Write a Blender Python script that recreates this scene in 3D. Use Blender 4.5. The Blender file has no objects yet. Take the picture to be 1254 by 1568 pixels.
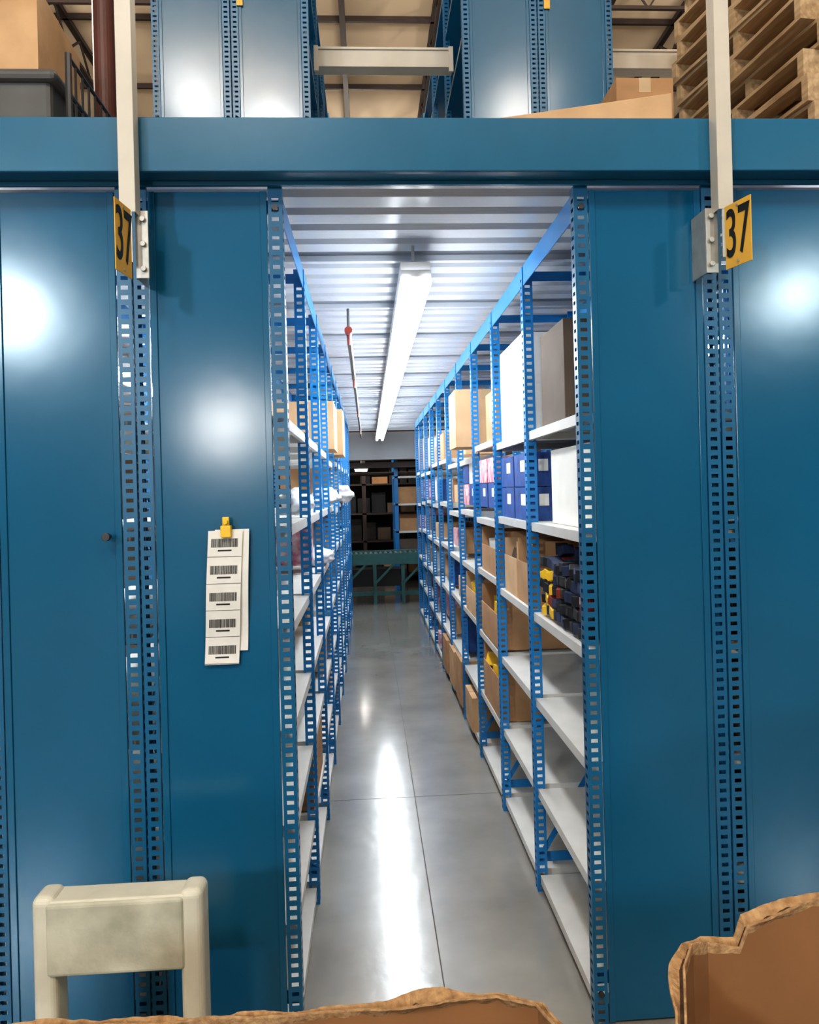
import bpy, math, random
from mathutils import Vector, Matrix, noise
random.seed(7)
S=bpy.context.scene
COL=S.collection
S.view_settings.view_transform='Standard'
try: S.view_settings.look='Medium High Contrast'
except Exception as ex: print('look',ex)
# ---------------------------------------------------------------- materials
def mat(name,col,rough=.5,metal=0.,var=.0,scale=8.,bump=0.,bscale=30.,emit=None,es=0.,col2=None,coat=0.,stretch=None,detail=4,spec=.5):
    m=bpy.data.materials.new(name);m.use_nodes=True
    nt=m.node_tree;b=nt.nodes['Principled BSDF']
    b.inputs['Base Color'].default_value=(*col,1);b.inputs['Roughness'].default_value=rough
    b.inputs['Metallic'].default_value=metal;b.inputs['Specular IOR Level'].default_value=spec
    if coat: b.inputs['Coat Weight'].default_value=coat; b.inputs['Coat Roughness'].default_value=.12
    if emit: b.inputs['Emission Color'].default_value=(*emit,1);b.inputs['Emission Strength'].default_value=es
    tc=nt.nodes.new('ShaderNodeTexCoord');src=tc.outputs['Object']
    if stretch:
        mp=nt.nodes.new('ShaderNodeMapping');mp.inputs['Scale'].default_value=stretch
        nt.links.new(src,mp.inputs[0]);src=mp.outputs[0]
    if var or col2:
        n=nt.nodes.new('ShaderNodeTexNoise');n.inputs['Scale'].default_value=scale;n.inputs['Detail'].default_value=detail
        nt.links.new(src,n.inputs['Vector'])
        r=nt.nodes.new('ShaderNodeValToRGB');r.color_ramp.elements[0].position=.3;r.color_ramp.elements[1].position=.7
        c2=col2 or tuple(min(1,c*(1+var)) for c in col);c1=col if col2 else tuple(c*(1-var) for c in col)
        r.color_ramp.elements[0].color=(*c1,1);r.color_ramp.elements[1].color=(*c2,1)
        nt.links.new(n.outputs['Fac'],r.inputs[0]);nt.links.new(r.outputs[0],b.inputs['Base Color'])
    if bump:
        n=nt.nodes.new('ShaderNodeTexNoise');n.inputs['Scale'].default_value=bscale;n.inputs['Detail'].default_value=3
        nt.links.new(src,n.inputs['Vector'])
        bp=nt.nodes.new('ShaderNodeBump');bp.inputs['Strength'].default_value=bump;bp.inputs['Distance'].default_value=.02
        nt.links.new(n.outputs['Fac'],bp.inputs['Height']);nt.links.new(bp.outputs[0],b.inputs['Normal'])
    return m
M_panel=mat('blue_painted_steel_panel',(.008,.11,.22),.185,0,.12,1.2,.06,2.2,spec=.5)
M_beam=mat('blue_painted_beam',(.012,.12,.225),.27,0,.12,2,.06,4)
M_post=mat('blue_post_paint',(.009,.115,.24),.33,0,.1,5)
M_postin=mat('lit_blue_post_paint',(.010,.18,.46),.4,0,.1,5)  # aisle light put into the colour: brighter copy of the post blue
M_shelf=mat('white_shelf_enamel',(.68,.67,.64),.4,0,.08,6)
M_deck=mat('white_corrugated_deck',(.50,.52,.56),.30,0,.04,4)
M_concrete=mat('polished_concrete',(.23,.22,.20),.20,0,.0,2.2,.06,14,col2=(.34,.325,.30),coat=.6,spec=.75)
M_joint=mat('concrete_joint',(.10,.09,.08),.8)
M_card=mat('cardboard',(.42,.24,.12),.8,0,.14,6,.05,60)
M_card2=mat('cardboard_light',(.56,.36,.20),.8,0,.12,6,.05,60)
M_cardd=mat('cardboard_dark',(.11,.08,.06),.85,0,.12,6)
M_gay=mat('gaylord_cardboard',(.25,.12,.048),.85,0,.14,5,.08,25)
M_torn=mat('torn_corrugated_edge',(.26,.145,.065),.9,0,0,90,.25,160,col2=(.48,.31,.16),detail=6)
M_groove=mat('corrugation_gap',(.05,.025,.012),.9,0,.4,80)
M_tape=mat('packing_tape',(.55,.40,.24),.25)
M_white=mat('white_paper',(.76,.75,.71),.6,0,.05,20)
M_whitecard=mat('white_or_overlit_carton',(.80,.77,.71),.6,0,.04,10)
M_black=mat('black_ink',(.012,.012,.012),.5)
M_dark=mat('dark_netting',(.012,.013,.018),.7,0,.5,60)
M_darkback=mat('shade_dark_fill',(.03,.027,.025),.8,0,.5,5)  # near-black colour standing in for shade behind shelves and at far end
M_yel=mat('yellow_plastic',(.80,.50,.03),.4,0,.1,20)
M_sign=mat('yellow_sign_plate',(.78,.44,.06),.45,0,.08,12)
M_cream=mat('cream_painted_post',(.54,.50,.43),.42,0,.08,5)
M_galv=mat('galvanised_bracket',(.45,.43,.39),.4,.5,.1,30)
M_stool=mat('dirty_beige_plastic',(.74,.72,.61),.5,0,0,9,.06,50,col2=(.62,.60,.50))
M_stoolp=mat('scuffed_beige_panel',(.62,.61,.50),.6,0,0,11,.08,60,col2=(.38,.38,.30),detail=9)
M_tube=mat('fluorescent_tube',(1,1,1),.4,emit=(.90,.96,1),es=40)
M_fix=mat('fixture_white',(.7,.7,.7),.35)
M_roof=mat('cream_roof_insulation',(.72,.57,.40),.8,0,.05,.6)
M_truss=mat('dark_brown_steel',(.035,.022,.018),.6)
M_redcol=mat('oxide_red_column',(.09,.025,.018),.5,0,.15,4)
M_red=mat('red_pipe_paint',(.22,.03,.02),.4)
M_greypipe=mat('grey_pipe',(.10,.095,.09),.4,.2)
M_wood=mat('pallet_wood',(.34,.22,.12),.8,0,0,5,.1,40,col2=(.58,.42,.25),stretch=(1,8,8))
M_tote=mat('grey_plastic_tote',(.08,.08,.08),.5,0,.15,6)
M_wire=mat('wire_metal',(.06,.06,.065),.4,.5)
M_conv=mat('teal_conveyor_paint',(.03,.10,.10),.45,0,.15,6)
M_roller=mat('roller_steel',(.25,.30,.30),.35,.7)
M_wall=mat('warehouse_wall',(.16,.14,.12),.85,0,.08,1)
M_greybeam=mat('grey_steel',(.30,.31,.33),.5)
M_blue=mat('blue_printed_carton',(.012,.035,.16),.5,0,0,18,col2=(.02,.10,.34))
M_pink=mat('pink_printed_carton',(.75,.70,.72),.5,0,0,22,col2=(.55,.05,.12))
M_bag=mat('white_poly_bag',(.80,.82,.86),.3,0,.06,20,.3,30)
M_navy=mat('navy_cloth',(.02,.03,.08),.8,0,.3,30)
# ---------------------------------------------------------------- mesh builder
class MB:
    def __init__(s): s.v=[];s.f=[];s.m=[]
    def quad(s,a,b,c,d,mi=0):
        n=len(s.v);s.v+= [a,b,c,d];s.f.append((n,n+1,n+2,n+3));s.m.append(mi)
    def box(s,x0,x1,y0,y1,z0,z1,mi=0,M=None):
        n=len(s.v)
        p=[(x0,y0,z0),(x1,y0,z0),(x1,y1,z0),(x0,y1,z0),(x0,y0,z1),(x1,y0,z1),(x1,y1,z1),(x0,y1,z1)]
        if M is not None: p=[tuple(M@Vector(q)) for q in p]
        s.v+=p
        for f in ((0,3,2,1),(4,5,6,7),(0,1,5,4),(1,2,6,5),(2,3,7,6),(3,0,4,7)):
            s.f.append(tuple(n+i for i in f));s.m.append(mi)
    def cyl(s,a,b,r,k=12,mi=0,r2=None):
        a=Vector(a);b=Vector(b);d=(b-a).normalized();r2=r if r2 is None else r2
        u=d.orthogonal().normalized();w=d.cross(u);n=len(s.v)
        for i in range(k):
            t=2*math.pi*i/k;o=u*math.cos(t)+w*math.sin(t)
            s.v.append(tuple(a+o*r));s.v.append(tuple(b+o*r2))
        for i in range(k):
            j=(i+1)%k
            s.f.append((n+2*i,n+2*j,n+2*j+1,n+2*i+1));s.m.append(mi)
        s.f.append(tuple(n+2*i for i in range(k))[::-1]);s.m.append(mi)
        s.f.append(tuple(n+2*i+1 for i in range(k)));s.m.append(mi)
    def bar(s,a,b,w,h,mi=0):
        a=Vector(a);b=Vector(b);d=(b-a);L=d.length;d.normalize()
        up=Vector((0,0,1)) if abs(d.z)<.95 else Vector((0,1,0))
        x=d.cross(up).normalized();z=x.cross(d)
        M=Matrix.Translation(a)@Matrix((x,d,z)).transposed().to_4x4()
        s.box(-w/2,w/2,0,L,-h/2,h/2,mi,M)
    def mesh(s,name,mats):
        me=bpy.data.meshes.new(name);me.from_pydata(s.v,[],s.f);me.update()
        for m in mats: me.materials.append(m)
        for p,i in zip(me.polygons,s.m): p.material_index=i
        return me
    def obj(s,name,mats,parent=None,bevel=0,smooth=False,seg=2):
        o=bpy.data.objects.new(name,s.mesh(name,mats));COL.objects.link(o)
        if parent: o.parent=parent
        if bevel:
            b=o.modifiers.new('bevel','BEVEL');b.width=bevel;b.segments=seg;b.limit_method='ANGLE'
        if smooth:
            for p in o.data.polygons:p.use_smooth=True
        return o
def empty(name,parent=None):
    e=bpy.data.objects.new(name,None);COL.objects.link(e)
    if parent:e.parent=parent
    return e
def inst(name,me,loc,parent=None):
    o=bpy.data.objects.new(name,me);COL.objects.link(o);o.location=loc
    if parent:o.parent=parent
    return o
def frame(ob,loc,dx,up=(0,0,1)):
    X=Vector(dx).normalized();Y=Vector(up);Z=X.cross(Y)
    ob.matrix_world=Matrix.Translation(loc)@Matrix((X,Y,Z)).transposed().to_4x4()
# ---------------------------------------------------------------- perforated posts
PITCH=.0285
def perf(mb,org,u,height,w=.042,hw=.021,hh=.0115,mi=0,off=0.):
    org=Vector(org);u=Vector(u);z=Vector((0,0,1));m=(w-hw)/2
    us=[0,m,m+hw,w];k=int((height-.02)/PITCH);zz=.01+off
    def q(a,b,c,d): mb.quad(tuple(org+u*a+z*c),tuple(org+u*b+z*c),tuple(org+u*b+z*d),tuple(org+u*a+z*d),mi)
    q(us[0],us[1],0,height);q(us[2],us[3],0,height)
    q(us[1],us[2],0,zz)
    for i in range(k):
        a=zz+i*PITCH+hh;b=zz+(i+1)*PITCH if i<k-1 else height
        q(us[1],us[2],a,b)
def postmesh(h,sx,mt):
    mb=MB();perf(mb,(0,0,0),(sx,0,0),h);perf(mb,(0,0,0),(0,1,0),h,w=.04)
    x=sx*.042
    mb.quad((x,0,0),(x,.010,0),(x,.010,h),(x,0,h))
    mb.quad((0,.04,0),(sx*.010,.04,0),(sx*.010,.04,h),(0,.04,h))
    return mb.mesh('perforated_post',[mt])
H=2.565; Y0=2.22; BAY=.76; NB=10
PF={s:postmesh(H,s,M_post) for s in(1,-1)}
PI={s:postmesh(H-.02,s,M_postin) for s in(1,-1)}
PU={s:postmesh(2.5,s,M_post) for s in(1,-1)}
LV_R=[.07,.42,.79,1.14,1.505,1.875]
LV_L=[.07,.34,.64,.93,1.24,1.55,1.885]
DEPTH=.44
def shelfmesh(w,d,s):
    mb=MB();x0,x1=sorted((0,s*d))
    mb.box(x0,x1,.0,w,-.004,0)
    a,b=sorted((0,s*.003));mb.box(a,b,0,w,-.034,-.004)
    a,b=sorted((s*.003,s*.014));mb.box(a,b,0,w,-.034,-.031)
    a,b=sorted((s*(d-.003),s*d));mb.box(a,b,0,w,-.034,-.004)
    mb.box(x0,x1,0,.003,-.034,-.004);mb.box(x0,x1,w-.003,w,-.034,-.004)
    return mb.mesh('shelf',[M_shelf])
def unit(name,xa,s,levels,full=True):
    e=empty(name)
    nb=NB if full else 2
    sm=shelfmesh(BAY-.05,DEPTH-.03,s)
    for i in range(nb+1):
        y=Y0+i*BAY
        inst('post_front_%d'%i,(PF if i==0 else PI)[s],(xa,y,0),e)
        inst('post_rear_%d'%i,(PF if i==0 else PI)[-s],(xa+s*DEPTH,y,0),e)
    for i in range(nb):
        for j,z in enumerate(levels):
            dz=0 if i<2 or j==0 else random.choice([0,0,.03,-.03])
            inst('shelf_%d_%d'%(i,j),sm,(xa+s*.012,Y0+i*BAY+.045,z+dz),e)
    mb=MB()
    L=nb*BAY
    for xx in(xa+s*.004,xa+s*(DEPTH-.006)):
        a,b=sorted((xx,xx+s*.003));mb.box(a,b,Y0+.04,Y0+L,2.47,2.55)
    for i in range(nb+1):
        y=Y0+i*BAY+.045
        for z in (.10,2.50):
            mb.box(min(xa,xa+s*DEPTH)+.01,max(xa,xa+s*DEPTH)-.01,y,y+.003,z,z+.04)
        if i<nb:
          xr=xa+s*(DEPTH-.012)
          for z in (.15,.9):
            mb.bar((xr,Y0+i*BAY+.04,z),(xr,Y0+(i+1)*BAY,z+.75),.004,.025)
            mb.bar((xr-s*.005,Y0+i*BAY+.04,z+.75),(xr-s*.005,Y0+(i+1)*BAY,z),.004,.025)
    for i in range(1,nb):
        y=Y0+i*BAY+.02
        mb.bar((xa+s*.03,y,.15),(xa+s*(DEPTH-.03),y,.75),.004,.022)
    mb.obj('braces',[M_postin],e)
    mb=MB();x0,x1=sorted((xa+s*.046,xa+s*(DEPTH-.046)))
    mb.box(x0,x1,Y0+.004,Y0+.008,.01,2.55)
    mb.box(x0,x0+.020,Y0-.001,Y0+.004,.01,2.55);mb.box(x1-.020,x1,Y0-.001,Y0+.004,.01,2.55)
    mb.obj('end_panel',[M_panel],e,bevel=.0015)
    mb=MB()
    for z in(2.50,.1):
        mb.cyl((xa+s*.021,Y0-.008,z),(xa+s*.021,Y0+.001,z),.009,10)
    mb.obj('bolts',[M_wire],e)
    return e
XL=-.232;XR=.650
unit('shelving_rack',XL,-1,LV_L)
unit('shelving_rack',XL-2*DEPTH-.006,1,LV_L,False)
unit('shelving_rack',XR,1,LV_R)
unit('shelving_rack',XR+2*DEPTH+.006,-1,LV_R)
unit('shelving_rack',-2.0,-1,LV_L,False)
unit('shelving_rack',2.42,1,LV_L,False)
# ---------------------------------------------------------------- mezzanine
mb=MB()
def deck(mb,x0,x1,y0,y1,z):
    y=y0
    prof=[(0,0),(.088,0),(.103,.036),(.137,.036),(.152,0)]
    while y<y1:
        for (a,za),(b,zb) in zip(prof,prof[1:]):
            mb.quad((x0,y+a,z+za),(x0,y+b,z+zb),(x1,y+b,z+zb),(x1,y+a,z+za))
        y+=.152
deck(mb,-3.6,4.2,2.24,11.6,2.60)
dk=empty('mezzanine_deck')
mb.obj('corrugated_sheet',[M_deck],dk)
mb=MB();mb.box(-3.6,4.2,2.24,11.6,2.65,2.715);mb.obj('deck_board',[M_greybeam],dk)
mb=MB()
for i in range(1,13):
    y=Y0+i*BAY
    mb.box(-3.6,4.2,y+.0,y+.03,2.575,2.598)
mb.obj('cross_angles',[M_deck],dk)
mb=MB();x0,x1=-3.6,4.2
mb.box(x0,x1,2.135,2.142,2.573,2.728)
mb.box(x0,x1,2.142,2.215,2.721,2.728);mb.box(x0,x1,2.142,2.215,2.573,2.579)
mb.obj('edge_beam',[M_beam],dk,bevel=.003)
mb=MB()
for x in(-1.10,-.66,1.085,2.3,-2.4): mb.box(x,x+.002,2.1335,2.136,2.575,2.727)
mb.obj('beam_joints',[M_black],dk)
mb=MB();mb.box(x0,x1,2.2,2.212,2.560,2.572);mb.obj('beam_trim_angle',[M_beam],dk)
# guard rail
gr=empty('guard_rail')
for px,sg in((-.643,1),(1.058,-1)):
    mb=MB()
    mb.box(px-.022,px+.022,2.085,2.088,2.44,3.85);mb.box(px-.022,px-.019,2.088,2.132,2.44,3.85);mb.box(px+.019,px+.022,2.088,2.132,2.44,3.85)
    mb.obj('rail_post',[M_cream],gr,bevel=.001)
    mb=MB();a,b=sorted((px+sg*.010,px+sg*.046))
    mb.box(a,b,2.118,2.123,2.265,2.455);mb.box(a,a+.004,2.123,2.215,2.265,2.455);
    a,b=sorted((px-sg*.022,px+sg*.012));mb.box(a,b,2.085,2.09,2.30,2.44)
    cx=px+sg*.032
    for z in(2.29,2.43,2.36): mb.cyl((cx,2.108,z),(cx,2.118,z),.008,8)
    mb.obj('bracket',[M_galv],gr,bevel=.001)
mb=MB()
for z in(3.28,3.82): mb.cyl((-3.6,2.11,z),(4.2,2.11,z),.021,14)
for px in(-2.3,2.8): mb.box(px-.022,px+.022,2.088,2.132,2.44,3.85)
mb.obj('rails',[M_cream],gr)
# aisle signs
def sign(A,B,z0,z1,sx=.52):
    A=Vector(A);B=Vector(B);w=(B-A).length;h=z1-z0
    e=empty('aisle_number_sign');
    mb=MB();mb.box(0,w,0,h,-.003,0,0);o=mb.obj('plate',[M_sign],None,bevel=.001);frame(o,(A.x,A.y,z0),(B.x-A.x,B.y-A.y,0));o.parent=e
    cu=bpy.data.curves.new('number','FONT');cu.body='37';cu.size=h*.95;cu.extrude=.0004;cu.align_x='CENTER';cu.align_y='CENTER';cu.offset=.0012
    cu.materials.append(M_black);t=bpy.data.objects.new('number',cu);COL.objects.link(t)
    d=(B-A).normalized();N=Vector((d.x,d.y,0)).cross(Vector((0,0,1)))
    c=(A+B)/2
    frame(t,Vector((c.x,c.y,(z0+z1)/2))+N*.0015,(B.x-A.x,B.y-A.y,0))
    t.matrix_world=t.matrix_world@Matrix.Diagonal((sx,1.12,1,1))
    t.parent=e
    mb=MB()
    for zz in(.012,h-.012): mb.cyl((w/2,zz,0),(w/2,zz,.003),.004,8)
    o=mb.obj('rivets',[M_galv]);frame(o,(A.x,A.y,z0),(B.x-A.x,B.y-A.y,0));o.parent=e
sign((1.040,2.06),(1.066,1.965),2.255,2.435,.55)
sign((-.638,1.965),(-.626,2.06),2.245,2.435,.55)
# ---------------------------------------------------------------- upper level racks
def upper(xc):
    e=empty('upper_shelving_rack');D=.445;z0=2.715;yu=4.28
    for s in(-1,1):
        for i in range(4):
            inst('post_outer_%d_%d'%(s,i),PU[-s],(xc+s*D,yu+i*.9,z0),e)
            inst('post_inner_%d_%d'%(s,i),PU[s],(xc+s*.004,yu+i*.9,z0),e)
    mb=MB()
    for s in(-1,1):
        a,b=sorted((xc+s*.048,xc+s*(D-.044)))
        mb.box(a,b,yu+.004,yu+.008,z0,z0+2.5)
        mb.box(a,a+.018,yu-.001,yu+.004,z0,z0+2.5);mb.box(b-.018,b,yu-.001,yu+.004,z0,z0+2.5)
    mb.obj('end_panels',[M_panel],e,bevel=.0015)
    mb=MB()
    for z in(.1,.6,1.1,1.6,2.1,2.45):
        mb.box(xc-D+.01,xc+D-.01,yu+.05,yu+2.7,z0+z,z0+z+.03)
    mb.obj('shelves',[M_panel],e)
    mb=MB();x=xc-.01+.05;mb.box(x,x+.035,yu-.01,yu-.004,z0+1.73,z0+1.85);mb.cyl((x+.0175,yu-.005,z0+1.82),(x+.0175,yu+.006,z0+1.82),.004,8);mb.obj('yellow_bay_tag',[M_sign],e)
upper(-.715);upper(1.065)
for x0,x1 in((-.268,.618),(1.512,2.4)):
    mb=MB();mb.box(x0,x1,4.70,4.715,4.345,4.45);mb.box(x0,x1,4.69,4.72,4.45,4.465);mb.box(x0,x1,4.715,4.80,4.345,4.35)
    mb.box(x0,x0+.03,4.685,4.70,4.31,4.47);mb.box(x1-.03,x1,4.685,4.70,4.31,4.47)
    mb.obj('upper_cross_tie',[M_cream],bevel=.002)
def carton(name,x0,x1,y0,y1,z0,z1,m=None,rot=0,open_=False,label=False,tape=True,fill=None,dip=0):
    m=m or M_card;cx,cy=(x0+x1)/2,(y0+y1)/2;a,b=(x1-x0)/2,(y1-y0)/2;h=z1-z0
    mb=MB()
    if not open_:
        mb.box(-a,a,-b,b,0,h,0)
        if tape:
            mb.box(-.025,.025,-b-.0008,b+.0008,h-.06,h+.0008,1);mb.box(-a-.0008,a+.0008,-.002,.002,h-.0005,h+.0006,2)
        if label: mb.box(-a*.55,-a*.1,-b-.0012,-b,h*.45,h*.8,3);mb.box(-a-.0012,-a,-b*.5,b*.1,h*.45,h*.8,3)
        bv=.003
    else:
        t=.004
        mb.box(-a,a,-b,b,0,t,0)
        mb.box(-a,-a+t,-b,b,t,h-dip,0);mb.box(a-t,a,-b,b,t,h,0);mb.box(-a+t,a-t,-b,-b+t,t,h,0);mb.box(-a+t,a-t,b-t,b,t,h,0)
        if fill is not None:
            for k in range(9):
                px=random.uniform(-a+.06,a-.06);py=random.uniform(-b+.06,b-.06);pz=h*.62
                M=Matrix.Translation((px,py,pz))@Matrix.Rotation(random.random()*3,4,'Z')@Matrix.Rotation(random.uniform(-.5,.5),4,'X')
                mb.box(-.06,.06,-.045,.045,-.03,.05,4,M)
        bv=.001
    o=mb.obj(name,[m,M_tape,M_cardd,M_white,fill or M_card],bevel=bv)
    o.location=(cx,cy,z0);o.rotation_euler=(0,0,math.radians(rot));return o
ZD=2.716
o=carton('long_flat_carton',.51,1.05,2.36,2.66,ZD,2.885,M_card2,rot=-17,tape=False)
carton('labelled_cardboard_box',1.07,1.31,3.0,3.35,ZD,3.33,M_card,label=True)
# tote cart
e=empty('wire_cart');mb=MB()
mb.box(-2.1,-1.27,3.15,3.75,3.02,3.40,0);mb.box(-2.13,-1.24,3.12,3.78,3.38,3.43,0)
mb.obj('grey_tote',[M_tote],e,bevel=.02)
mb=MB()
for y in(3.08,3.82):
    for x in(-2.15,-1.17): mb.cyl((x,y,ZD+.1),(x,y,3.46),.014,8)
for z in(2.95,3.01,3.3,3.45):
    mb.cyl((-1.17,3.08,z),(-1.17,3.82,z),.008,6);mb.cyl((-2.15,3.82,z),(-1.17,3.82,z),.006,6)
mb.cyl((-2.15,3.08,2.95),(-1.17,3.08,2.95),.008,6)
for k in range(10):
    y=3.08+.074*k;mb.cyl((-1.17,y,2.95),(-1.17,y,3.45),.006,6)
for k in range(24):
    x=-2.15+.0426*k;mb.cyl((x,3.08,3.005),(x,3.82,3.005),.004,6)
for y in(3.08,3.82):
    for x in(-2.15,-1.17): mb.cyl((x-.012,y,ZD+.05),(x+.012,y,ZD+.05),.05,16)
mb.obj('wire_frame',[M_wire],e)
carton('cardboard_box',-2.0,-1.36,3.2,3.75,3.431,3.84,M_card2,rot=3)
mb=MB();mb.cyl((-1.33,4.0,ZD),(-1.33,4.0,9.3),.058,24);mb.box(-1.43,-1.23,3.9,4.1,ZD,ZD+.012);mb.obj('red_steel_column',[M_redcol])
# pallets
pm=MB();W=1.05;Dp=1.0
for sx in(-W/2,-.02,W/2-.04): pm.box(sx,sx+.04,-Dp/2,Dp/2,.018,.108)
for k in range(7):
    y=-Dp/2+k*(Dp-.1)/6;pm.box(-W/2,W/2,y,y+.095,.108,.125)
for k in(0,2,4,6):
    y=-Dp/2+k*(Dp-.1)/6;pm.box(-W/2,W/2,y,y+.095,0,.018)
pme=pm.mesh('pallet',[M_wood])
e=empty('wooden_pallet_stack')
fl=Vector((1.90,4.25,0));nr=Vector((2.05,3.2,0));d=(nr-fl).normalized();perp=Vector((-d.y,d.x,0))
for k in range(15):
    o=inst('pallet_%d'%k,pme,(0,0,0),e)
    off=random.uniform(-.045,.045)
    c=(fl+nr)/2+perp*(.5+random.uniform(-.03,.03))+d*off
    ang=math.atan2(d.y,d.x)+random.uniform(-.05,.05)
    o.location=(c.x,c.y,ZD+k*.1265);o.rotation_euler=(0,0,ang)
# ---------------------------------------------------------------- lighting fixtures in aisles
def striplight(xc,n=7):
    e=empty('fluorescent_strip_light')
    y=2.72
    for k in range(n):
        y1=y+1.20
        mb=MB();mb.box(xc-.056,xc+.056,y+.03,y1,2.446,2.50);
        mb.box(xc-.056,xc+.056,y,y+.018,2.434,2.462);mb.box(xc-.056,xc+.056,y1-.018,y1,2.434,2.462)
        mb.obj('housing_%d'%k,[M_fix],e,bevel=.002)
        mb=MB()
        for s in(-1,1): mb.cyl((xc+s*.040,y-.004 if k==0 else y+.004,2.418),(xc+s*.040,y1-.004,2.418),.017,12)
        mb.obj('tubes_%d'%k,[M_tube],e,smooth=False)
        mb=MB()
        for yy in(y+.15,y1-.15): mb.cyl((xc,yy,2.50),(xc,yy,2.598),.006,6)
        mb.obj('hanger_%d'%k,[M_galv],e)
        y=y1+.002
striplight(.200);striplight(-1.55,4);striplight(2.0,6)
# sprinkler pipe
mb=MB();mb.cyl((-.075,3.75,2.46),(-.075,11.2,2.46),.014,10,0)
for y,r in((3.75,.020),(5.3,.016),(7.4,.016),(9.6,.016)):
    mb.cyl((-.075,y-.03,2.46),(-.075,y+.03,2.46),r,10,1 if y<4 else 0)
    mb.cyl((-.075,y,2.46),(-.075,y,2.39),.008,8,1)
    mb.cyl((-.075,y,2.46),(-.075,y,2.574),.007,8,0)
mb.obj('sprinkler_pipe',[M_greypipe,M_red],smooth=False)
# ---------------------------------------------------------------- stock
R=XR+.02
def B(i): return Y0+i*BAY
carton('cardboard_box',.70,1.07,2.56,2.90,1.876,2.24,M_cardd,tape=False)
carton('white_or_overlit_carton',.665,.80,3.07,3.60,1.876,2.30,M_whitecard,tape=False)  # cardboard box, its overexposed aisle side painted in as white
carton('cardboard_box',.68,1.0,3.83,4.15,1.876,2.17,M_card,label=True)
carton('cardboard_box',.56,.95,4.60,4.95,1.91,2.27,M_card2)
carton('white_or_overlit_carton',.72,1.07,2.34,2.86,1.506,1.79,M_whitecard,tape=False)
for y in(3.06,3.38):
    for z in(1.506,1.652): carton('blue_printed_carton',.675,.86,y,y+.30,z,z+.142,M_blue,tape=False,label=True)
for y,m1,m2 in((3.84,M_blue,M_pink),(4.14,M_blue,M_pink),(4.60,M_blue,M_whitecard),(4.9,M_pink,M_blue)):
    dz=.035 if y>3.8 else 0
    for k,m in enumerate((m1,m2)): carton('printed_carton',.675,.9,y,y+.27,1.506+dz+.138*k,1.506+dz+.138*k+.135,m,tape=False,label=(k==0))
carton('open_stock_bin',.675,.90,3.05,3.34,1.141,1.42,M_card,open_=True,fill=M_navy,dip=.1)
carton('open_stock_bin',.675,.90,3.37,3.66,1.141,1.40,M_card2,open_=True,fill=M_cardd,dip=.08)
carton('open_stock_bin',.675,1.05,3.82,4.40,1.13,1.42,M_card,open_=True,fill=M_white,dip=.1)
carton('open_stock_bin',.665,1.05,3.82,4.40,.80,1.08,M_card,open_=True,fill=M_yel,dip=.1)
carton('open_stock_bin',.665,1.05,3.83,4.38,.425,.74,M_card,open_=True,fill=M_yel,dip=.1)
carton('open_stock_bin',.665,1.05,4.58,5.1,.80,1.08,M_card2,open_=True,fill=M_yel,dip=.1)
def bag(name,c,r,m,seed=0,parent=None):
    import bmesh
    bm=bmesh.new();bmesh.ops.create_icosphere(bm,subdivisions=4,radius=1)
    for v in bm.verts:
        p=v.co.copy();n=noise.noise(p*1.7+Vector((seed,0,0)))*.35+noise.noise(p*5+Vector((0,seed,0)))*.12
        q=p*(1+n);v.co=Vector((q.x*r[0],q.y*r[1],max(-1*r[2],q.z*r[2])))
    me=bpy.data.meshes.new(name);bm.to_mesh(me);bm.free();me.materials.append(m)
    o=bpy.data.objects.new(name,me);COL.objects.link(o);o.location=c
    for p in me.polygons:p.use_smooth=True
    if parent:o.parent=parent
    return o
mb=MB();rr=random.Random(3)
for ix in range(6):
    for iy in range(10):
        for iz in range(6):
            x=.70+ix*.055;y=2.36+iy*.056;z=1.172+iz*.046+rr.uniform(-.006,.006)
            if iz==5 and rr.random()<.5: continue
            Mx=Matrix.Translation((x,y,z))@Matrix.Rotation(rr.uniform(-.5,.5),4,'Z')@Matrix.Rotation(rr.uniform(-.35,.35),4,'X')
            c=rr.random();mi=(1 if c<.33 and iz<4 and iy>6 else 2 if c<.45 else 3 if c<.49 else 0)
            mb.box(-.024,.024,-.027,.027,-.018,.018,mi,Mx)
mb.obj('assorted_merchandise_packs',[M_dark,M_yel,M_navy,M_red],bevel=.003)
bag('white_poly_bag',(-.34,3.55,1.61),(.08,.14,.055),M_bag,1)
bag('white_poly_bag',(-.28,4.9,1.62),(.09,.16,.06),M_bag,5)
bag('white_poly_bag',(-.25,6.8,1.63),(.12,.2,.08),M_bag,12)
bag('white_poly_bag',(-.30,4.2,1.29),(.09,.16,.05),M_bag,15)
carton('cardboard_box',-.6,-.20,4.65,5.15,1.92,2.22,M_card2)
carton('cardboard_box',-.6,-.17,5.4,5.9,1.92,2.25,M_card2)
carton('cardboard_box',-.6,-.25,6.1,6.6,1.92,2.20,M_card)
carton('cardboard_box',-.6,-.25,3.05,3.6,.345,.60,M_card)
def stock(name,xa,s,levels,b0,b1,skip=(),pick=(0,0,0,1,1,2,3,4,5),fillp=.72,hmul=1.):
    mb=MB()
    for i in range(b0,b1):
        for j,z in enumerate(levels):
            if (i,j) in skip: continue
            y=B(i)+.07
            while y<B(i+1)-.12:
                w=random.uniform(.14,.36)
                if y+w>B(i+1)-.03: break
                if random.random()<fillp:
                    h=random.uniform(.14,.25)*hmul if j<len(levels)-1 else random.uniform(.18,.42)
                    inn=random.uniform(.015,.10);a,b=sorted((xa+s*inn,xa+s*(DEPTH-.05)))
                    mb.box(a,b,y,y+w,z+.036,z+h+.03,random.choice(pick))
                y+=w+.02
    mb.obj(name,[M_card,M_card2,M_whitecard,M_cardd,M_blue,M_pink,M_darkback],bevel=.003)
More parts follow.
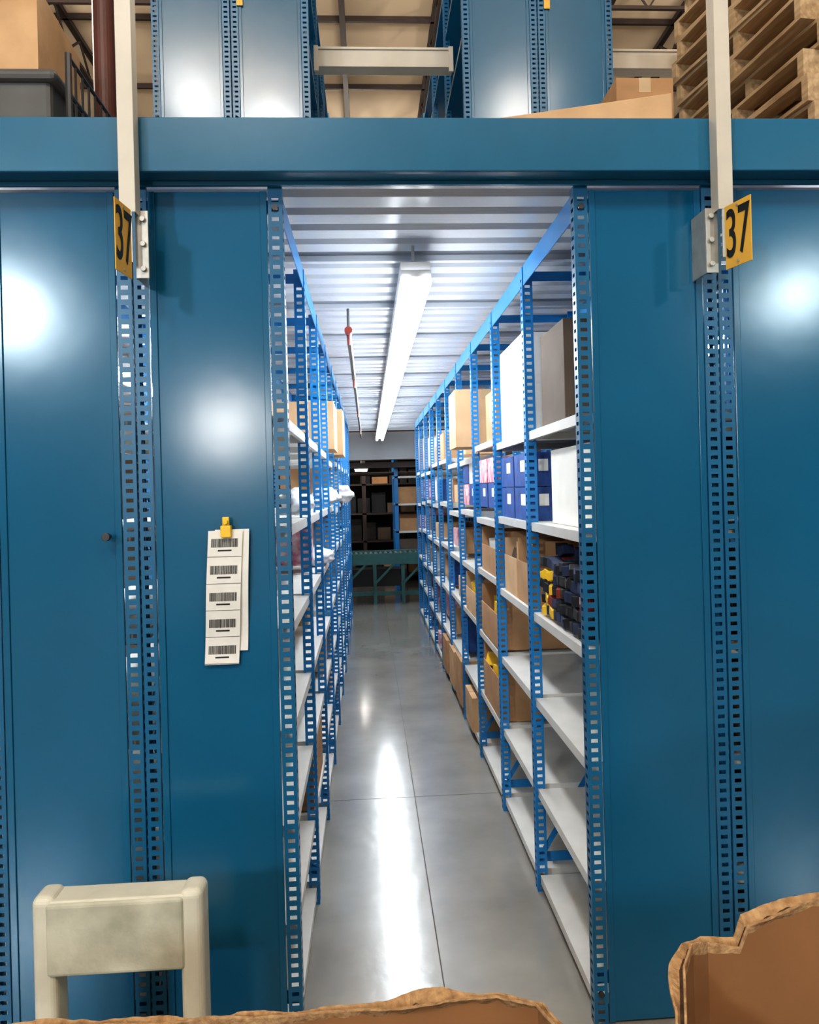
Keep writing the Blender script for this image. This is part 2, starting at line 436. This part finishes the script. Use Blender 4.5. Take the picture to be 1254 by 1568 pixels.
stock('shelf_stock_cartons',XR,1,LV_R,4,NB,skip=[(4,0)])
stock('shelf_stock_cartons',XR+2*DEPTH+.006,-1,LV_R[:-1],0,8,pick=(3,6,6,6),fillp=.95,hmul=1.25)  # dense dark stock added to stop light leaking and paint the shade in
sk=[(i,0) for i in range(3)]+[(2,5),(3,4),(3,5)]
stock('shelf_stock_cartons',XL,-1,LV_L[:-1],2,NB,skip=sk)
for k,(y,h) in enumerate(((5.3,.33),(5.75,.30),(6.3,.28),(4.75,.22))):
    carton('cardboard_box',.64,.98,y,y+.34,.072,.072+h,M_card2 if k%2 else M_card)
# ---------------------------------------------------------------- far end
mb=MB();yc=10.7
for y in(yc,yc+.62):
    mb.box(-2.2,2.8,y,y+.04,.58,.74,0)
x=-2.15
while x<2.78: mb.cyl((x,yc+.04,.70),(x,yc+.62,.70),.024,10,1);x+=.075
x=-2.0
while x<2.8:
    for y in(yc+.01,yc+.59): mb.box(x,x+.05,y,y+.04,0,.58,0)
    mb.box(x,x+.05,yc,yc+.63,.25,.30,0);mb.bar((x+.02,yc,.3),(x+.30,yc,.58),.03,.03,0)
    x+=.41
mb.box(-.3,.55,yc+.15,yc+.5,.25,.5,2)
mb.box(-2.2,2.8,yc+.1,yc+.12,.12,.18,0)
mb.obj('roller_conveyor',[M_conv,M_roller,M_black])
e=empty('far_storage_rack');mb=MB()
for x in(-1.7,-.9,-.1,1.3,2.1):
    for y in(13.4,14.2): mb.box(x,x+.07,y,y+.05,0,3.5,0)
for z in(.1,.72,1.22,1.75,2.2):
    mb.box(-1.7,2.1,13.4,14.2,z,z+.03,1)
mb.box(-2.6,3.2,14.26,14.28,0,3.6,2)  # added dark sheet, covers the lit wall to paint the far end's shade
mb.obj('rack_frame',[M_truss,M_truss,M_darkback],e)
mb=MB()
for z in(.13,.75,1.25,1.78):
    x=-1.6
    while x<2.0:
        w=random.uniform(.12,.30)
        if random.random()<.8: mb.box(x,x+w,13.5+random.uniform(0,.2),14.0,z,z+random.uniform(.12,.40),random.choice([0,1,1,3,3,3,2,4]))
        x+=w+.03
mb.obj('rack_cartons',[M_card,M_cardd,M_card2,M_dark,M_darkback],e,bevel=.004)
e=empty('blue_side_rack');mb=MB()
for y in(12.1,12.7,13.2):
    mb.box(.44,.50,y,y+.05,0,2.3,0);mb.box(.95,1.01,y,y+.05,0,2.3,0)
for z in(.5,.95,1.4,1.85): mb.box(.45,1.0,12.1,13.25,z,z+.03,1)
mb.obj('frame',[M_postin,M_shelf],e)
mb=MB()
for z in(.53,.98,1.43):
    for y in(12.2,12.6): mb.box(.48+random.uniform(0,.04),.9,y,y+.33,z,z+random.uniform(.15,.32),random.choice([0,1]))
mb.obj('bins',[M_card,M_cardd],e,bevel=.004)
mb=MB();mb.box(-2.2,2.8,11.7,11.8,2.15,2.58);mb.box(-2.2,2.8,11.65,11.85,2.14,2.16);mb.obj('grey_header_beam',[M_greybeam],bevel=.004)
mb=MB();mb.box(-2.2,3,11.9,12.1,2.02,2.10,0)
for x in(-.8,.1,.9): mb.cyl((x,12.0,2.10),(x,12.0,2.7),.012,8)
mb.cyl((-2.2,12.3,1.93),(3,12.3,1.93),.03,12);mb.obj('cable_tray',[M_truss])
mb=MB();mb.box(-.22,.02,12.6,12.66,2.02,2.05,0);mb.cyl((-.20,12.63,2.005),(0,12.63,2.005),.018,10,1);mb.cyl((-.1,12.63,2.05),(-.1,12.63,3.6),.006,6,0);mb.obj('distant_work_lamp',[M_fix,M_tube])
# ---------------------------------------------------------------- building shell
mb=MB();mb.box(-16,16,-14,26,-.1,0);mb.obj('floor',[M_concrete])
mb=MB();mb.box(.209,.2135,-2,11,.0002,.0008);
for y in(3.97,8.2,-.2): mb.box(-1.3,2.4,y,y+.0025,.0002,.0008)
mb.obj('trim_1',[M_joint])
mb=MB();mb.box(-16,16,-14,26,9.3,9.4);mb.obj('ceiling',[M_roof])
for nm,b in(('wall_left',(-16.1,-16,-14,26)),('wall_right',(16,16.1,-14,26)),('wall_back',(-16,16,26,26.1)),('wall_front',(-16,16,-14.1,-14))):
    mb=MB();mb.box(b[0],b[1],b[2],b[3],0,9.3);mb.obj(nm,[M_wall])
mb=MB()
for y in(8.3,10.1,11.9,13.9): mb.box(-15,15,y,y+.045,9.2,9.29)
for y in(15.9,18.3,20.7,23.1,10.6):
    for xa,xb in ((-9,9),) if y>12 else ((-9,-2.6),(2.9,9)):
        mb.box(xa,xb,y,y+.05,9.14,9.2);mb.box(xa,xb,y,y+.05,8.6,8.65)
        x=xa
        while x<xb-.6:
            mb.bar((x,y+.03,8.62),(x+.35,y+.03,9.16),.025,.025);mb.bar((x+.35,y+.03,9.16),(x+.7,y+.03,8.62),.025,.025);x+=.7
for x in(-8.4,-5.6,-2.9,-.25,3.9,6.6):
    mb.box(x,x+.09,2,25.9,9.05,9.28)
for x in(-4.6,1.22,5.2):
    mb.box(x,x+.09,2,25.9,8.75,8.80);mb.box(x,x+.09,2,25.9,9.2,9.28);y=8
    while y<22: mb.bar((x+.045,y,8.78),(x+.045,y+.5,9.2),.03,.03);mb.bar((x+.045,y+.5,9.2),(x+.045,y+1,8.78),.03,.03);y+=1
mb.obj('roof_trusses',[M_truss])
# ---------------------------------------------------------------- label strip, knob
e=empty('hanging_barcode_tags')
def strip(x0,w,ztop,L,y,lean,name):
    mb=MB();n=24
    def P(u,t,dy=0):
        return (x0+u*w+lean*t+ .0,y-.004-.012*math.sin(t*5.5)*t-dy,ztop-t*L)
    for i in range(n):
        a=i/n;b=(i+1)/n
        mb.quad(P(0,b),P(1,b),P(1,a),P(0,a),0)
    for k in range(5):
        t0=(k+.30)/5;t1=(k+.62)/5
        if name=='front_strip':
            u=.10
            while u<.88:
                bw=random.choice([.008,.014,.022])
                mb.quad(P(u,t1,.0006),P(u+bw,t1,.0006),P(u+bw,t0,.0006),P(u,t0,.0006),1);u+=bw+random.choice([.007,.011])
            mb.quad(P(.3,t1+.03,.0006),P(.7,t1+.03,.0006),P(.7,t1+.018,.0006),P(.3,t1+.018,.0006),1)
            t2=(k+.98)/5;mb.quad(P(0,t2,.0005),P(1,t2,.0005),P(1,t2-.004,.0005),P(0,t2-.004,.0005),2)
    mb.obj(name,[M_white,M_black,M_cardd],e)
strip(-.470,.100,1.545,.395,2.205,-.022,'front_strip')
strip(-.452,.100,1.548,.36,2.212,-.014,'rear_strip')
mb=MB();mb.box(-.432,-.402,2.185,2.215,1.525,1.56);mb.box(-.427,-.407,2.19,2.2,1.555,1.585);mb.cyl((-.417,2.18,1.57),(-.417,2.21,1.57),.008,10);mb.obj('yellow_clip',[M_yel],e,bevel=.003)
mb=MB();mb.cyl((-.757,2.18,1.537),(-.757,2.215,1.537),.006,12);mb.cyl((-.757,2.175,1.537),(-.757,2.190,1.537),.012,16);mb.obj('steel_bolt_knob',[M_wire],smooth=False,bevel=.002)
# ---------------------------------------------------------------- step stool
e=empty('plastic_step_stool');ys=1.86
xl,xr,zt=-.852,-.436,.672
mb=MB()
mb.box(xl,xl+.058,ys,ys+.085,0,zt);mb.box(xr-.058,xr,ys,ys+.085,0,zt)
mb.obj('rear_uprights',[M_stool],e,bevel=.02,seg=5)
mb=MB();mb.box(xl+.036,xr-.046,ys-.004,ys+.075,.478,zt-.014);mb.obj('back_panel',[M_stoolp],e,bevel=.010,seg=3)
mb=MB();mb.box(xl+.034,xr-.044,ys+.003,ys+.08,zt-.03,zt-.010);mb.obj('grip_top',[M_stool],e,bevel=.006,seg=3)
mb=MB();mb.box(xl+.04,xr-.04,ys-.30,ys+.02,.22,.25);mb.box(xl+.02,xr-.02,ys-.30,ys-.26,.16,.245)
mb.box(xl,xl+.045,ys-.32,ys-.26,0,.25);mb.box(xr-.045,xr,ys-.32,ys-.26,0,.25);mb.obj('step_and_front_legs',[M_stool],e,bevel=.01)
# ---------------------------------------------------------------- torn gaylord boxes
def gaylord(name,pts,ztops,seed,zb=.0,amp=1.):
    mb=MB();t=.011;P=[]
    n=len(pts)
    for i in range(n):
        a=Vector(pts[i]);b=Vector(pts[(i+1)%n]);L=(b-a).length;k=max(2,int(L/.0035))
        for j in range(k):
            f=j/k;P.append((a.lerp(b,f),ztops[i]*(1-f)+ztops[(i+1)%n]*f))
    N=len(P);C=sum((p for p,_ in P),Vector((0,0)))/N;s=[]
    NR=[]
    for i in range(N):
        q=P[(i+5)%N][0]-P[i-5][0];nrm=Vector((q.y,-q.x)).normalized()
        if nrm.dot(P[i][0]-C)<0: nrm=-nrm
        NR.append(nrm)
    def sn(v,k):
        x=noise.noise(v);return math.copysign(abs(x)**.5,x)*k
    for i,(p,z) in enumerate(P):
        nrm=NR[i];v=Vector((p.x*5,p.y*5,seed))
        r=(noise.noise(v)*.007+noise.noise(v*3)*.002)*amp
        ro=r-.003+sn(v*2.3+Vector((5,5,5)),.005)*amp+noise.noise(v*9)*.0015+noise.noise(v*30)*.0008
        ri=r+sn(v*2.0+Vector((9,1,5)),.006)*amp+noise.noise(v*11)*.0012+noise.noise(v*28)*.0006
        rm=min(ro,ri)-.006+noise.noise(v*20)*.005
        wv=nrm*(noise.noise(Vector((p.x*4,p.y*4,seed+7)))*.014)
        fl=.002+max(0,noise.noise(v*1.5+Vector((1,7,2))))*.030
        fi=max(0,noise.noise(v*1.8+Vector((4,2,9))))*.014
        c=p+wv
        def Q(o,zz): return (c.x+nrm.x*o,c.y+nrm.y*o,zz)
        h=t/2
        s.append([Q(h,zb),Q(h,z+ro-.030),Q(h+fl,z+ro-.002),Q(h+fl-.0005,z+ro),Q(h+fl-.003,z+ro-.0005),Q(.002,z+rm),Q(-.002,z+rm+.001),Q(-h-fi+.003,z+ri-.0005),Q(-h-fi+.0005,z+ri),Q(-h-fi,z+ri-.002),Q(-h,z+ri-.008-abs(noise.noise(v*6))*.012),Q(-h,zb)])
    mats=(0,0,1,1,1,2,1,1,1,1,0)
    for i in range(N):
        a=s[i];b=s[(i+1)%N]
        for k in range(11): mb.quad(a[k],b[k],b[k+1],a[k+1],mats[k])
    return mb.obj(name,[M_gay,M_torn,M_groove])
gaylord('torn_cardboard_gaylord_box',[(-1.05,.95),(.15,.95),(.20,.93),(.235,.84),(.27,.30),(-1.05,.30)],[.988,.994,.990,.982,1.0,1.0],1.3,amp=.8)
gaylord('torn_cardboard_gaylord_box',[(.40,.935),(.43,.955),(.475,.955),(.486,.955),(.56,.957),(1.2,.98),(1.2,.25),(.30,.25),(.335,.79),(.375,.90)],[1.057,1.048,1.040,1.070,1.092,1.18,1.1,1.05,1.04,1.055],4.1,amp=.8)
# ---------------------------------------------------------------- lights
def plight(name,loc,w,r=.25,col=(1,.93,.84)):
    l=bpy.data.lights.new(name,'POINT');l.energy=w;l.shadow_soft_size=r;l.color=col
    o=bpy.data.objects.new(name,l);COL.objects.link(o);o.location=loc;return o
plight('bay_or_fill_light',(-4.75,-5.8,4.2),850,.28,(.80,.92,1))
plight('bay_or_fill_light',(-2.6,-9.6,2.95),560,.35,(1,.96,.92))
plight('bay_or_fill_light',(6.2,-5.8,4.3),380,.20,(.80,.95,1))
plight('bay_or_fill_light',(-1.6,-5.5,8.4),650,.32,(1,.97,.93))
plight('bay_or_fill_light',(-2.9,-4.7,8.6),360,.28,(1,.97,.93))
plight('bay_or_fill_light',(2.5,-3,7.5),300,.3)
l=bpy.data.lights.new('tall_window_light','AREA');l.shape='RECTANGLE';l.size=.18;l.size_y=1.1;l.energy=45;l.color=(.95,.97,1)
o=bpy.data.objects.new('tall_window_light',l);COL.objects.link(o);o.location=(-3.30,-5.8,2.3);o.rotation_euler=(math.radians(90),0,math.radians(180))
for p in((-5,7,7.0),(5.5,6.5,7.0),(0.3,6.0,7.6)): plight('bay_or_fill_light',p,700,.3,(1,.92,.82))  # unseen lamps added above the view to brighten the roof
plight('bay_or_fill_light',(0,18,7.9),450,.3,(1,.9,.78))
plight('far_lamp',(-.15,12.9,2.15),4,.04)
w=bpy.data.worlds.new('world');w.use_nodes=True;w.node_tree.nodes['Background'].inputs[0].default_value=(.5,.55,.6,1);w.node_tree.nodes['Background'].inputs[1].default_value=.15;S.world=w
# ---------------------------------------------------------------- camera
cam=bpy.data.cameras.new('camera');co=bpy.data.objects.new('camera',cam);COL.objects.link(co)
cam.sensor_fit='VERTICAL';cam.sensor_height=36;cam.sensor_width=28.8;cam.lens=26;cam.shift_y=-.0215;cam.clip_start=.02
co.matrix_world=Matrix.Translation((0,0,1.65))@Matrix.Rotation(math.radians(-3.25),4,'Z')@Matrix.Rotation(math.radians(90),4,'X')@Matrix.Rotation(math.radians(-1.5),4,'Z')
S.camera=co
